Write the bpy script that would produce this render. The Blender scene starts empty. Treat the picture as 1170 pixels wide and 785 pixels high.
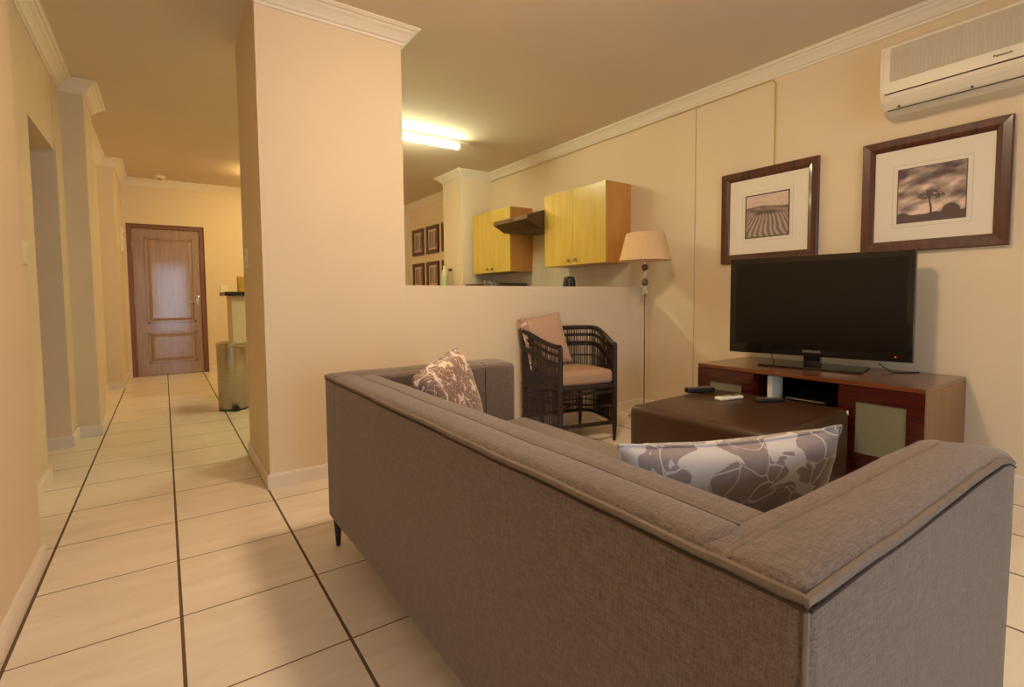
import bpy, bmesh, math, random
from mathutils import Vector, Matrix, noise
random.seed(7)
C = bpy.context.scene.collection
PI = math.pi

# ------------------------------------------------------------------ materials
def new_mat(name):
    m = bpy.data.materials.new(name); m.use_nodes = True
    nt = m.node_tree; b = nt.nodes['Principled BSDF']
    return m, nt, b
def lin(r, g, b):
    f = lambda c: (c/255/12.92) if c <= 10 else ((c/255+.055)/1.055)**2.4
    return (f(r), f(g), f(b), 1)
def N(nt, t, **k):
    n = nt.nodes.new(t)
    for a, v in k.items(): setattr(n, a, v)
    return n
def simple(name, col, rough=.6, metal=0, var=.06, scale=12, bump=0, bscale=60, coat=0, spec=.5, stretch=(1,1,1)):
    m, nt, b = new_mat(name)
    tc = N(nt,'ShaderNodeTexCoord'); mp = N(nt,'ShaderNodeMapping'); mp.inputs['Scale'].default_value = stretch
    nt.links.new(tc.outputs['Object'], mp.inputs[0])
    ns = N(nt,'ShaderNodeTexNoise'); ns.inputs['Scale'].default_value = scale; ns.inputs['Detail'].default_value = 4
    nt.links.new(mp.outputs[0], ns.inputs['Vector'])
    cr = N(nt,'ShaderNodeValToRGB')
    e = cr.color_ramp.elements
    e[0].position = .3; e[1].position = .7
    e[0].color = tuple(c*(1-var) for c in col[:3])+(1,); e[1].color = tuple(min(1,c*(1+var)) for c in col[:3])+(1,)
    nt.links.new(ns.outputs['Fac'], cr.inputs[0]); nt.links.new(cr.outputs[0], b.inputs['Base Color'])
    b.inputs['Roughness'].default_value = rough; b.inputs['Metallic'].default_value = metal
    b.inputs['Specular IOR Level'].default_value = spec
    b.inputs['Coat Weight'].default_value = coat
    if bump:
        n2 = N(nt,'ShaderNodeTexNoise'); n2.inputs['Scale'].default_value = bscale; n2.inputs['Detail'].default_value = 3
        nt.links.new(mp.outputs[0], n2.inputs['Vector'])
        bp = N(nt,'ShaderNodeBump'); bp.inputs['Strength'].default_value = bump; bp.inputs['Distance'].default_value = .01
        nt.links.new(n2.outputs['Fac'], bp.inputs['Height']); nt.links.new(bp.outputs[0], b.inputs['Normal'])
    return m
def wood(name, dark, light, rough=.35, axis='Z', scale=5, coat=.2):
    m, nt, b = new_mat(name)
    tc = N(nt,'ShaderNodeTexCoord'); mp = N(nt,'ShaderNodeMapping')
    s = {'X':(.6,9,9),'Y':(9,.6,9),'Z':(9,9,.6)}[axis]; mp.inputs['Scale'].default_value = s
    nt.links.new(tc.outputs['Object'], mp.inputs[0])
    ns = N(nt,'ShaderNodeTexNoise'); ns.inputs['Scale'].default_value = scale; ns.inputs['Detail'].default_value = 8; ns.inputs['Distortion'].default_value = .6
    nt.links.new(mp.outputs[0], ns.inputs['Vector'])
    cr = N(nt,'ShaderNodeValToRGB'); cr.color_ramp.elements[0].color = dark; cr.color_ramp.elements[1].color = light
    cr.color_ramp.elements[0].position = .3; cr.color_ramp.elements[1].position = .72
    nt.links.new(ns.outputs['Fac'], cr.inputs[0]); nt.links.new(cr.outputs[0], b.inputs['Base Color'])
    b.inputs['Roughness'].default_value = rough; b.inputs['Coat Weight'].default_value = coat; b.inputs['Coat Roughness'].default_value = .1
    return m
def linen(name, dark, light, scale=260):
    m, nt, b = new_mat(name)
    tc = N(nt,'ShaderNodeTexCoord')
    out = []
    for s in ((scale,scale,45),(scale,45,scale),(45,scale,scale)):
        mp = N(nt,'ShaderNodeMapping'); mp.inputs['Scale'].default_value = s; nt.links.new(tc.outputs['Object'], mp.inputs[0])
        ns = N(nt,'ShaderNodeTexNoise'); ns.inputs['Scale'].default_value = 1; ns.inputs['Detail'].default_value = 2
        nt.links.new(mp.outputs[0], ns.inputs['Vector']); out.append(ns)
    ad = N(nt,'ShaderNodeMath', operation='ADD'); nt.links.new(out[0].outputs['Fac'], ad.inputs[0]); nt.links.new(out[1].outputs['Fac'], ad.inputs[1])
    a2 = N(nt,'ShaderNodeMath', operation='ADD'); nt.links.new(ad.outputs[0], a2.inputs[0]); nt.links.new(out[2].outputs['Fac'], a2.inputs[1])
    ml = N(nt,'ShaderNodeMath', operation='MULTIPLY'); ml.inputs[1].default_value = .3333; nt.links.new(a2.outputs[0], ml.inputs[0])
    cr = N(nt,'ShaderNodeValToRGB'); cr.color_ramp.elements[0].color = dark; cr.color_ramp.elements[1].color = light
    cr.color_ramp.elements[0].position = .40; cr.color_ramp.elements[1].position = .60
    nt.links.new(ml.outputs[0], cr.inputs[0]); nt.links.new(cr.outputs[0], b.inputs['Base Color'])
    b.inputs['Roughness'].default_value = .85; b.inputs['Sheen Weight'].default_value = .25; b.inputs['Sheen Roughness'].default_value = .5
    bp = N(nt,'ShaderNodeBump'); bp.inputs['Strength'].default_value = .25; bp.inputs['Distance'].default_value = .003
    nt.links.new(ml.outputs[0], bp.inputs['Height']); nt.links.new(bp.outputs[0], b.inputs['Normal'])
    return m
def damask(name, leaf, leaf2, vein, scale=9, width=.07, fill=.2, plain_from=None, plain=None):
    m, nt, b = new_mat(name)
    L = nt.links.new
    tc = N(nt,'ShaderNodeTexCoord')
    ns = N(nt,'ShaderNodeTexNoise'); ns.inputs['Scale'].default_value = scale*.55; ns.inputs['Detail'].default_value = 1.5
    L(tc.outputs['Object'], ns.inputs['Vector'])
    mx = N(nt,'ShaderNodeMixRGB'); mx.blend_type = 'LINEAR_LIGHT'; mx.inputs[0].default_value = .17
    L(tc.outputs['Object'], mx.inputs[1]); L(ns.outputs['Color'], mx.inputs[2])
    v = N(nt,'ShaderNodeTexVoronoi', feature='DISTANCE_TO_EDGE'); v.inputs['Scale'].default_value = scale
    v2 = N(nt,'ShaderNodeTexVoronoi', feature='F1'); v2.inputs['Scale'].default_value = scale
    v3 = N(nt,'ShaderNodeTexVoronoi', feature='F1'); v3.inputs['Scale'].default_value = scale*2.2
    for q in (v, v2, v3): L(mx.outputs[0], q.inputs['Vector'])
    # scalloped leaves: round cells whose rim is bitten by smaller cells, thin veins inside, a few cells left plain
    v3.inputs['Scale'].default_value = scale*2.6
    v4 = N(nt,'ShaderNodeTexVoronoi', feature='DISTANCE_TO_EDGE'); v4.inputs['Scale'].default_value = scale*1.15; v4.inputs['Randomness'].default_value = .8; L(mx.outputs[0], v4.inputs['Vector'])
    ma = N(nt,'ShaderNodeMath', operation='MULTIPLY_ADD'); ma.inputs[1].default_value = .30; L(v3.outputs['Distance'], ma.inputs[0]); L(v2.outputs['Distance'], ma.inputs[2])
    lt = N(nt,'ShaderNodeMath', operation='GREATER_THAN'); lt.inputs[1].default_value = .97-width; L(ma.outputs[0], lt.inputs[0])
    ve = N(nt,'ShaderNodeMath', operation='LESS_THAN'); ve.inputs[1].default_value = .018; L(v4.outputs['Distance'], ve.inputs[0])
    sp = N(nt,'ShaderNodeSeparateColor'); L(v2.outputs['Color'], sp.inputs[0])
    fl = N(nt,'ShaderNodeMath', operation='LESS_THAN'); fl.inputs[1].default_value = fill; L(sp.outputs[0], fl.inputs[0])
    o1 = N(nt,'ShaderNodeMath', operation='MAXIMUM'); L(lt.outputs[0], o1.inputs[0]); L(ve.outputs[0], o1.inputs[1])
    o2 = N(nt,'ShaderNodeMath', operation='MAXIMUM'); L(o1.outputs[0], o2.inputs[0]); L(fl.outputs[0], o2.inputs[1])
    lf = N(nt,'ShaderNodeMixRGB'); lf.inputs[1].default_value = leaf; lf.inputs[2].default_value = leaf2
    n4 = N(nt,'ShaderNodeTexNoise'); n4.inputs['Scale'].default_value = 60; n4.inputs['Detail'].default_value = 3
    mp = N(nt,'ShaderNodeMapping'); mp.inputs['Scale'].default_value = (1,4,.3); L(tc.outputs['Object'], mp.inputs[0]); L(mp.outputs[0], n4.inputs['Vector'])
    L(n4.outputs['Fac'], lf.inputs[0])
    fin = N(nt,'ShaderNodeMixRGB'); L(o2.outputs[0], fin.inputs[0]); L(lf.outputs[0], fin.inputs[1]); fin.inputs[2].default_value = vein
    last = fin
    if plain_from is not None:
        sx = N(nt,'ShaderNodeSeparateXYZ'); L(tc.outputs['Object'], sx.inputs[0])
        gt = N(nt,'ShaderNodeMath', operation='GREATER_THAN'); gt.inputs[1].default_value = plain_from; L(sx.outputs[0], gt.inputs[0])
        last = N(nt,'ShaderNodeMixRGB'); L(gt.outputs[0], last.inputs[0]); L(fin.outputs[0], last.inputs[1]); last.inputs[2].default_value = plain
    L(last.outputs[0], b.inputs['Base Color'])
    b.inputs['Roughness'].default_value = .55; b.inputs['Sheen Weight'].default_value = .3
    return m
def emit(name, col, s):
    m, nt, b = new_mat(name)
    b.inputs['Base Color'].default_value = col; b.inputs['Emission Color'].default_value = col; b.inputs['Emission Strength'].default_value = s
    return m
def glass(name, col=(1,1,1,1), rough=0.02):
    m, nt, b = new_mat(name)
    b.inputs['Base Color'].default_value = col; b.inputs['Transmission Weight'].default_value = 1; b.inputs['Roughness'].default_value = rough; b.inputs['IOR'].default_value = 1.45
    return m
def attr_mat(name, rough=.5, coat=.0):
    m, nt, b = new_mat(name)
    a = N(nt,'ShaderNodeAttribute'); a.attribute_name = 'Print'
    nt.links.new(a.outputs['Color'], b.inputs['Base Color']); b.inputs['Roughness'].default_value = rough; b.inputs['Coat Weight'].default_value = coat
    return m
def floor_mat():
    m, nt, b = new_mat('floor_tiles'); L = nt.links.new
    tc = N(nt,'ShaderNodeTexCoord'); sp = N(nt,'ShaderNodeSeparateXYZ'); L(tc.outputs['Object'], sp.inputs[0])
    T = .41
    masks = []; cells = []
    for ax, off, w in ((0, .009, .0095), (1, 1.831, .005)):
        a = N(nt,'ShaderNodeMath', operation='SUBTRACT'); a.inputs[1].default_value = off; L(sp.outputs[ax], a.inputs[0])
        d = N(nt,'ShaderNodeMath', operation='DIVIDE'); d.inputs[1].default_value = T; L(a.outputs[0], d.inputs[0])
        r = N(nt,'ShaderNodeMath', operation='ROUND'); L(d.outputs[0], r.inputs[0])
        s = N(nt,'ShaderNodeMath', operation='SUBTRACT'); L(d.outputs[0], s.inputs[0]); L(r.outputs[0], s.inputs[1])
        ab = N(nt,'ShaderNodeMath', operation='ABSOLUTE'); L(s.outputs[0], ab.inputs[0])
        lt = N(nt,'ShaderNodeMath', operation='LESS_THAN'); lt.inputs[1].default_value = w/2/T; L(ab.outputs[0], lt.inputs[0]); masks.append(lt)
        f = N(nt,'ShaderNodeMath', operation='FLOOR'); L(d.outputs[0], f.inputs[0]); cells.append(f)
    mk = N(nt,'ShaderNodeMath', operation='MAXIMUM'); L(masks[0].outputs[0], mk.inputs[0]); L(masks[1].outputs[0], mk.inputs[1])
    cb = N(nt,'ShaderNodeCombineXYZ'); L(cells[0].outputs[0], cb.inputs[0]); L(cells[1].outputs[0], cb.inputs[1])
    wn = N(nt,'ShaderNodeTexWhiteNoise'); L(cb.outputs[0], wn.inputs['Vector'])
    mp = N(nt,'ShaderNodeMapping'); mp.inputs['Scale'].default_value = (1.2, 7, 1); mp.inputs['Rotation'].default_value = (0,0,.15)
    ad = N(nt,'ShaderNodeVectorMath', operation='ADD'); L(tc.outputs['Object'], ad.inputs[0]); L(wn.outputs['Color'], ad.inputs[1])
    L(ad.outputs[0], mp.inputs[0])
    ns = N(nt,'ShaderNodeTexNoise'); ns.inputs['Scale'].default_value = 3; ns.inputs['Detail'].default_value = 6; L(mp.outputs[0], ns.inputs['Vector'])
    cr = N(nt,'ShaderNodeValToRGB'); cr.color_ramp.elements[0].color = lin(232,217,194); cr.color_ramp.elements[1].color = lin(243,231,212)
    cr.color_ramp.elements[0].position = .3; cr.color_ramp.elements[1].position = .7
    L(ns.outputs['Fac'], cr.inputs[0])
    mr = N(nt,'ShaderNodeMapRange'); mr.inputs['To Min'].default_value = .95; mr.inputs['To Max'].default_value = 1.03; L(wn.outputs['Value'], mr.inputs[0])
    vm = N(nt,'ShaderNodeVectorMath', operation='SCALE'); L(cr.outputs[0], vm.inputs[0]); L(mr.outputs[0], vm.inputs['Scale'])
    mx = N(nt,'ShaderNodeMixRGB'); L(mk.outputs[0], mx.inputs[0]); L(vm.outputs[0], mx.inputs[1]); mx.inputs[2].default_value = lin(104,82,58)
    L(mx.outputs[0], b.inputs['Base Color'])
    ro = N(nt,'ShaderNodeMapRange'); ro.inputs['To Min'].default_value = .3; ro.inputs['To Max'].default_value = .9; L(mk.outputs[0], ro.inputs[0]); L(ro.outputs[0], b.inputs['Roughness'])
    b.inputs['Specular IOR Level'].default_value = .4
    bp = N(nt,'ShaderNodeBump'); bp.invert = True; bp.inputs['Strength'].default_value = .4; bp.inputs['Distance'].default_value = .002
    L(mk.outputs[0], bp.inputs['Height']); L(bp.outputs[0], b.inputs['Normal'])
    return m
def splash_mat():
    m, nt, b = new_mat('splashback_tiles'); L = nt.links.new
    tc = N(nt,'ShaderNodeTexCoord'); sp = N(nt,'ShaderNodeSeparateXYZ'); L(tc.outputs['Object'], sp.inputs[0])
    cb = N(nt,'ShaderNodeCombineXYZ'); L(sp.outputs[1], cb.inputs[0]); L(sp.outputs[2], cb.inputs[1])
    br = N(nt,'ShaderNodeTexBrick'); br.offset = 0; br.inputs['Scale'].default_value = 1; br.inputs['Brick Width'].default_value = .2; br.inputs['Row Height'].default_value = .2
    br.inputs['Mortar Size'].default_value = .002; br.inputs['Color1'].default_value = lin(226,214,192); br.inputs['Color2'].default_value = lin(222,211,190); br.inputs['Mortar'].default_value = lin(206,192,168)
    L(cb.outputs[0], br.inputs['Vector']); L(br.outputs['Color'], b.inputs['Base Color']); b.inputs['Roughness'].default_value = .25
    return m

WALLC = lin(228,208,175)
M = dict(
 wall = simple('cream_wall_paint', WALLC, .75, var=.012, scale=3, bump=.05, bscale=120, spec=.3),
 ceil = simple('ceiling_paint', lin(224,207,186), .9, var=.01, scale=2, spec=.2),
 trim = simple('white_moulding_paint', lin(236,224,204), .5, var=.01, spec=.4),
 base = simple('baseboard_tile', lin(234,220,202), .4, var=.04, scale=6),
 floor = floor_mat(), splash = splash_mat(),
 door = wood('varnished_door_wood', lin(148,116,92), lin(172,140,114), .3, 'Z', 5, 1),
 doorframe = wood('door_frame_wood', lin(112,68,46), lin(140,92,62), .4, 'Z', 5),
 maple = wood('maple_laminate', lin(196,162,66), lin(212,180,84), .3, 'Z', 2.2, .3),
 mapleside = wood('maple_laminate_side', lin(200,140,66), lin(212,154,78), .4, 'Z', 2.2, .1),
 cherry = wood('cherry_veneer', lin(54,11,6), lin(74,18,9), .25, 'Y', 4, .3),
 cherrytoplit = wood('cherry_top_painted_sheen', lin(92,48,20), lin(118,64,28), .22, 'Y', 4, .4),  # same cherry wood, with the reflected light on top put into the colour
 cherrysidelit = wood('cherry_side_painted_light', lin(116,72,28), lin(136,86,36), .35, 'Z', 3, .2),  # same cherry wood again, its lit side painted as a lighter orange-brown
 frame = wood('mahogany_frame', lin(58,24,12), lin(98,48,24), .35, 'Z', 4, .3),
 linen = linen('taupe_linen', lin(90,73,60), lin(124,105,90), 400),
 piping = simple('taupe_piping', lin(126,108,92), .8, var=.1, scale=80),
 seam = simple('stitched_seam', lin(66,50,40), .9),
 leather = simple('brown_leatherette', lin(64,40,21), .34, var=.10, scale=5, bump=.06, bscale=90, spec=.5),
 blackmetal = simple('gunmetal_leg', lin(52,56,64), .35, metal=.6),
 wicker = simple('dark_cane', lin(42,28,20), .5, var=.3, scale=40),
 reed = simple('dark_reed', lin(52,36,25), .6, var=.35, scale=60),
 tancush = simple('tan_seat_fabric', lin(176,140,108), .85, var=.06, scale=60, bump=.1, bscale=300),
 damaskg = damask('grey_damask_fabric', lin(140,124,120), lin(166,152,150), lin(214,208,206), 9.5, .085, .08),
 damaskb = damask('brown_damask_fabric', lin(118,84,68), lin(142,106,88), lin(222,200,176), 17, .12, .04),
 damaskt = damask('tan_cushion_fabric', lin(138,96,80), lin(160,118,100), lin(214,186,162), 16, .13, .2, plain_from=-.115, plain=lin(186,148,120)),
 steel = simple('brushed_steel', lin(176,168,152), .28, metal=1, var=.05, scale=4, stretch=(1,1,30)),
 chrome = simple('chrome', lin(220,215,205), .12, metal=1, var=.01),
 pewter = simple('pewter_ball', lin(120,98,78), .25, metal=.8),
 brass = simple('satin_handle', lin(176,140,96), .3, metal=.8),
 shade = simple('linen_lamp_shade', lin(226,190,140), .8, var=.03, scale=40),
 crystal = glass('clear_crystal'), clearglass = glass('clear_glass', (.97,1,.98,1)),
 black = simple('black_plastic', lin(24,20,18), .35, var=.1), gloss = simple('glossy_black_bezel', lin(14,10,9), .08, var=.02, spec=.6),
 screen = simple('dark_screen', lin(20,13,9), .25, var=.02, spec=.35),
 hood = simple('brown_hood_metal', lin(84,62,44), .35, metal=.3), hoodg = simple('hood_filter', lin(98,96,80), .4, metal=.5),
 white = simple('ivory_plastic', lin(236,226,200), .4, var=.01), acw = simple('ac_casing', lin(232,220,196), .4, var=.01),
 acg = simple('ac_grille', lin(196,182,160), .6, var=.04, scale=40, stretch=(1,1,.2)), dark = simple('dark_gap', lin(60,46,34), .7),
 frost = simple('frosted_glass', lin(120,114,88), .3, var=.04, scale=3), mat = simple('picture_mat', lin(232,220,200), .8, var=.005),
 matline = simple('mat_bevel_line', lin(196,182,162), .8), prn = attr_mat('sepia_print'), 
 granite = simple('black_granite', lin(30,26,26), .15, var=.4, scale=60), yellow = simple('yellow_cardboard', lin(226,176,60), .5),
 cable = simple('yellow_cable_trunking', lin(206,170,84), .5), green = simple('pale_label', lin(206,214,170), .5),
 silver = simple('silver_lettering', lin(190,185,180), .3, metal=.6), greytext = simple('grey_lettering', lin(150,138,120), .5),
 tube = emit('fluorescent_tube_glow', (.93,1,.66,1), 38), dome = emit('warm_lamp_glass', (1,.75,.50,1), 34), dome2 = emit('warm_hall_glass', (1,.68,.28,1), 34),
 led = emit('red_standby_light', (1,.05,.02,1), .25),
 worktop = simple('dark_worktop', lin(70,56,44), .3, var=.2, scale=60), patio = simple('pale_paving', lin(190,186,180), .9),
 alu = simple('window_aluminium', lin(180,176,170), .4, metal=.5),
)

# ------------------------------------------------------------------ mesh helpers
def box(bm, x0, x1, y0, y1, z0, z1, bev=0, seg=2):
    vs = [bm.verts.new(p) for p in ((x0,y0,z0),(x1,y0,z0),(x1,y1,z0),(x0,y1,z0),(x0,y0,z1),(x1,y0,z1),(x1,y1,z1),(x0,y1,z1))]
    fs = [bm.faces.new([vs[i] for i in f]) for f in ((3,2,1,0),(4,5,6,7),(0,1,5,4),(1,2,6,5),(2,3,7,6),(3,0,4,7))]
    if bev:
        es = list({e for f in fs for e in f.edges})
        bmesh.ops.bevel(bm, geom=es, offset=bev, segments=seg, profile=.5, affect='EDGES')
def prism(bm, pts, z0, z1):
    a = [bm.verts.new((x,y,z0)) for x,y in pts]; b = [bm.verts.new((x,y,z1)) for x,y in pts]
    n = len(pts)
    bm.faces.new(a[::-1]); bm.faces.new(b)
    for i in range(n): bm.faces.new((a[i], a[(i+1)%n], b[(i+1)%n], b[i]))
def prism_y(bm, pts, y0, y1):      # pts are (x,z), extruded along y
    a = [bm.verts.new((x,y0,z)) for x,z in pts]; b = [bm.verts.new((x,y1,z)) for x,z in pts]
    n = len(pts); bm.faces.new(a); bm.faces.new(b[::-1])
    for i in range(n): bm.faces.new((a[i], b[i], b[(i+1)%n], a[(i+1)%n]))
def tube(bm, pts, r, seg=10, closed=False, caps=True):
    pts = [Vector(p) for p in pts]; n = len(pts); rings = []
    rr = r if isinstance(r, (list,tuple)) else [r]*n
    up = None
    for i, p in enumerate(pts):
        if closed: t = pts[(i+1)%n]-pts[(i-1)%n]
        else: t = pts[min(i+1,n-1)]-pts[max(i-1,0)]
        t.normalize()
        if up is None:
            up = Vector((0,0,1)) if abs(t.z) < .9 else Vector((1,0,0))
        a = up - t*up.dot(t); a.normalize(); up = a; b = t.cross(a)
        rings.append([bm.verts.new(p + (a*math.cos(2*PI*k/seg) + b*math.sin(2*PI*k/seg))*rr[i]) for k in range(seg)])
    for i in range(n if closed else n-1):
        A, B = rings[i], rings[(i+1)%n]
        for k in range(seg): bm.faces.new((A[k], A[(k+1)%seg], B[(k+1)%seg], B[k]))
    if caps and not closed:
        bm.faces.new(rings[0][::-1]); bm.faces.new(rings[-1])
def lathe(bm, prof, cx=0, cy=0, seg=32):
    rings = []
    for r, z in prof:
        rings.append([bm.verts.new((cx+r*math.cos(2*PI*k/seg), cy+r*math.sin(2*PI*k/seg), z)) for k in range(seg)])
    for A, B in zip(rings, rings[1:]):
        for k in range(seg): bm.faces.new((A[k], A[(k+1)%seg], B[(k+1)%seg], B[k]))
    return rings
def lathe_solid(bm, prof, cx=0, cy=0, seg=32):
    r = lathe(bm, prof, cx, cy, seg); bm.faces.new(r[0][::-1]); bm.faces.new(r[-1])
def ball(bm, c, r, seg=20):
    bmesh.ops.create_uvsphere(bm, u_segments=seg, v_segments=seg//2, radius=r, matrix=Matrix.Translation(c))
def rbox(bm, x0, x1, y0, y1, z0, z1, r, k=4, m=10, fn=None):
    c = Vector(((x0+x1)/2,(y0+y1)/2,(z0+z1)/2)); h = Vector(((x1-x0)/2,(y1-y0)/2,(z1-z0)/2))
    r = min(r, min(h)*.98)
    ax = []
    for i in range(3):
        L = [-h[i]+r*(1-math.cos(PI/2*j/k))*1.0 for j in range(k)]
        L = [-h[i]+r*j/k for j in range(k)]
        inn = h[i]-r
        mid = [-inn+2*inn*j/m for j in range(m+1)]
        ax.append(L+mid+[-v for v in L[::-1]])
    vd = {}
    def V(i,j,l):
        key = (i,j,l)
        if key not in vd:
            q = Vector((ax[0][i],ax[1][j],ax[2][l])); cl = Vector([max(-(h[a]-r), min(h[a]-r, q[a])) for a in range(3)])
            d = q-cl
            if d.length > 1e-9:
                # spread samples evenly over the arc
                dd = Vector([math.tan(v/r*PI/4)*r for v in d]); d = dd.normalized()*r
            p = cl+d+c
            if fn: p = fn(p, Vector((p.x-c.x,p.y-c.y,p.z-c.z)), h)
            vd[key] = bm.verts.new(p)
        return vd[key]
    n = len(ax[0])
    for a in range(n-1):
        for b in range(n-1):
            bm.faces.new((V(0,a,b),V(0,a,b+1),V(0,a+1,b+1),V(0,a+1,b)))
            bm.faces.new((V(n-1,a,b),V(n-1,a+1,b),V(n-1,a+1,b+1),V(n-1,a,b+1)))
            bm.faces.new((V(a,0,b),V(a+1,0,b),V(a+1,0,b+1),V(a,0,b+1)))
            bm.faces.new((V(a,n-1,b),V(a,n-1,b+1),V(a+1,n-1,b+1),V(a+1,n-1,b)))
            bm.faces.new((V(a,b,0),V(a,b+1,0),V(a+1,b+1,0),V(a+1,b,0)))
            bm.faces.new((V(a,b,n-1),V(a+1,b,n-1),V(a+1,b+1,n-1),V(a,b+1,n-1)))
def sweep(bm, path, prof, side=1, closed=False):
    """prof = [(offset from wall, z)], path 2D; the room lies on the left (side=1) or right (side=-1) of the path"""
    P = [Vector(p) for p in path]; n = len(P); rows = []
    for i in range(n):
        ds = []
        if i > 0 or closed: ds.append((P[i]-P[i-1]).normalized())
        if i < n-1 or closed: ds.append((P[(i+1)%n]-P[i]).normalized())
        ns = [Vector((-d.y, d.x))*side for d in ds]
        if len(ns) == 2:
            m = (ns[0]+ns[1]); m = m/ (1+ns[0].dot(ns[1]))
        else: m = ns[0]
        rows.append([bm.verts.new((P[i].x+m.x*o, P[i].y+m.y*o, z)) for o, z in prof])
    k = len(prof)
    for i in range(n-1):
        for j in range(k): bm.faces.new((rows[i][j], rows[i+1][j], rows[i+1][(j+1)%k], rows[i][(j+1)%k]))
    bm.faces.new(rows[0]); bm.faces.new(rows[-1][::-1])

# ------------------------------------------------------------------ object helpers
def thing(name, label, cat, loc=(0,0,0), rotz=0, group=None):
    o = bpy.data.objects.new(name, None); C.objects.link(o); o.empty_display_size = .1
    o.location = loc; o.rotation_euler = (0,0,rotz); o['label'] = label; o['category'] = cat
    if group: o['group'] = group
    return o
def basis(o): 
    return Matrix.Translation(o.location) @ o.rotation_euler.to_matrix().to_4x4()
def world_of(o):
    m = basis(o)
    while o.parent: o = o.parent; m = basis(o) @ m
    return m
def obj(name, bm, mat, parent=None, world=True, smooth=False, origin=None, rot=None, weld=False):
    """mesh object; bm in world coordinates when world=True (converted to the parent's frame)"""
    if weld: bmesh.ops.remove_doubles(bm, verts=bm.verts, dist=1e-5)
    bmesh.ops.recalc_face_normals(bm, faces=bm.faces)
    me = bpy.data.meshes.new(name); o = bpy.data.objects.new(name, me); C.objects.link(o)
    if parent:
        if world: bm.transform(world_of(parent).inverted())
        o.parent = parent
    elif origin is not None:
        o.location = origin
        if world: bm.transform(Matrix.Translation(origin).inverted())
    if smooth:
        for f in bm.faces: f.smooth = True
        for e in bm.edges:
            if len(e.link_faces) == 2 and e.calc_face_angle(0) > math.radians(40): e.smooth = False
    bm.to_mesh(me); bm.free()
    for mm in (mat if isinstance(mat, (list,tuple)) else [mat]): me.materials.append(mm)
    return o
def tag(o, label, cat, group=None):
    o['label'] = label; o['category'] = cat
    if group: o['group'] = group
    return o
def B(): return bmesh.new()
def bx(name, mat, parent, *d, bev=0, **k):
    bm = B(); box(bm, *d, bev=bev); return obj(name, bm, mat, parent, **k)
def struct(name, bm, mat, parent=None, **k):
    o = obj(name, bm, mat, parent, **k)
    if parent is None: o['kind'] = 'structure'
    return o
def text_mesh(name, s, size, mat, parent, mtx, depth=.0006):
    cu = bpy.data.curves.new(name, 'FONT'); cu.body = s; cu.size = size; cu.extrude = depth; cu.align_x = 'CENTER'; cu.align_y = 'CENTER'; cu.resolution_u = 2
    t = bpy.data.objects.new(name, cu); C.objects.link(t)
    dg = bpy.context.evaluated_depsgraph_get(); me = bpy.data.meshes.new_from_object(t.evaluated_get(dg))
    bpy.data.objects.remove(t)
    bm = B(); bm.from_mesh(me); bm.transform(mtx)
    return obj(name, bm, mat, parent, world=True)

# ------------------------------------------------------------------ room shell
ZC = 2.57; XR = 3.54; YE = 8.0; YB = -2.6
XA, XB, XP1, XRC, XP2 = -.42, -.565, -.424, -.555, -.408
bm = B(); box(bm, -2.3, 4.0, -2.9, 8.3, -.12, 0); struct('floor', bm, M['floor'])
bm = B(); box(bm, -2.3, 4.0, -2.9, 8.3, ZC, ZC+.1); struct('ceiling', bm, M['ceil'])
bm = B()
prism(bm, [(XA,YB),(XA,2.5),(XB,2.5),(XB,3.67),(-.80,3.67),(-.80,YB)], 0, ZC)
prism(bm, [(XB+.01,4.45),(XB+.01,4.72),(XP1,4.72),(XP1,5.2),(XRC,5.2),(XRC,7.06),(XP2,7.06),(XP2,YE),(-.80,YE),(-.80,4.45)], 0, ZC)
box(bm, -.80, XB, 3.67, 4.45, 2.005, ZC)
struct('wall_left', bm, M['wall'])
bm = B(); box(bm, -2.1,-2.0, 3.3,4.8, 0,ZC); box(bm, -2.0,-.80, 4.45,4.55, 0,ZC); box(bm, -2.0,-.80, 3.55,3.67, 0,ZC)
struct('wall_side_passage', bm, M['wall'])
bm = B(); box(bm, XR, XR+.2, YB-.2, YE+.2, 0, ZC); struct('wall_right', bm, M['wall'])
bm = B(); box(bm, 3.10, XR, 5.42, 5.91, 0, ZC); struct('wall_kitchen_pier', bm, M['wall'])
bm = B()      # end wall with the door opening
box(bm, -.80, -.367, YE, YE+.2, 0, ZC); box(bm, .494, XR+.2, YE, YE+.2, 0, ZC); box(bm, -.367, .494, YE, YE+.2, 1.997, ZC)
box(bm, -.9,XR+.2, YE+.2, YE+.3, -.1,ZC)  # unseen slab added behind the door opening to keep outside light from leaking in
struct('wall_end', bm, M['wall'])
bm = B(); box(bm, .43, 1.215, 2.82, 3.55, 0, ZC); struct('wall_pillar', bm, M['wall'])
bm = B(); prism(bm, [(1.2149,2.82),(XR,2.985),(XR,3.12),(1.2149,2.96)], 0, 1.078); struct('wall_half', bm, M['wall'])
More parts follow.
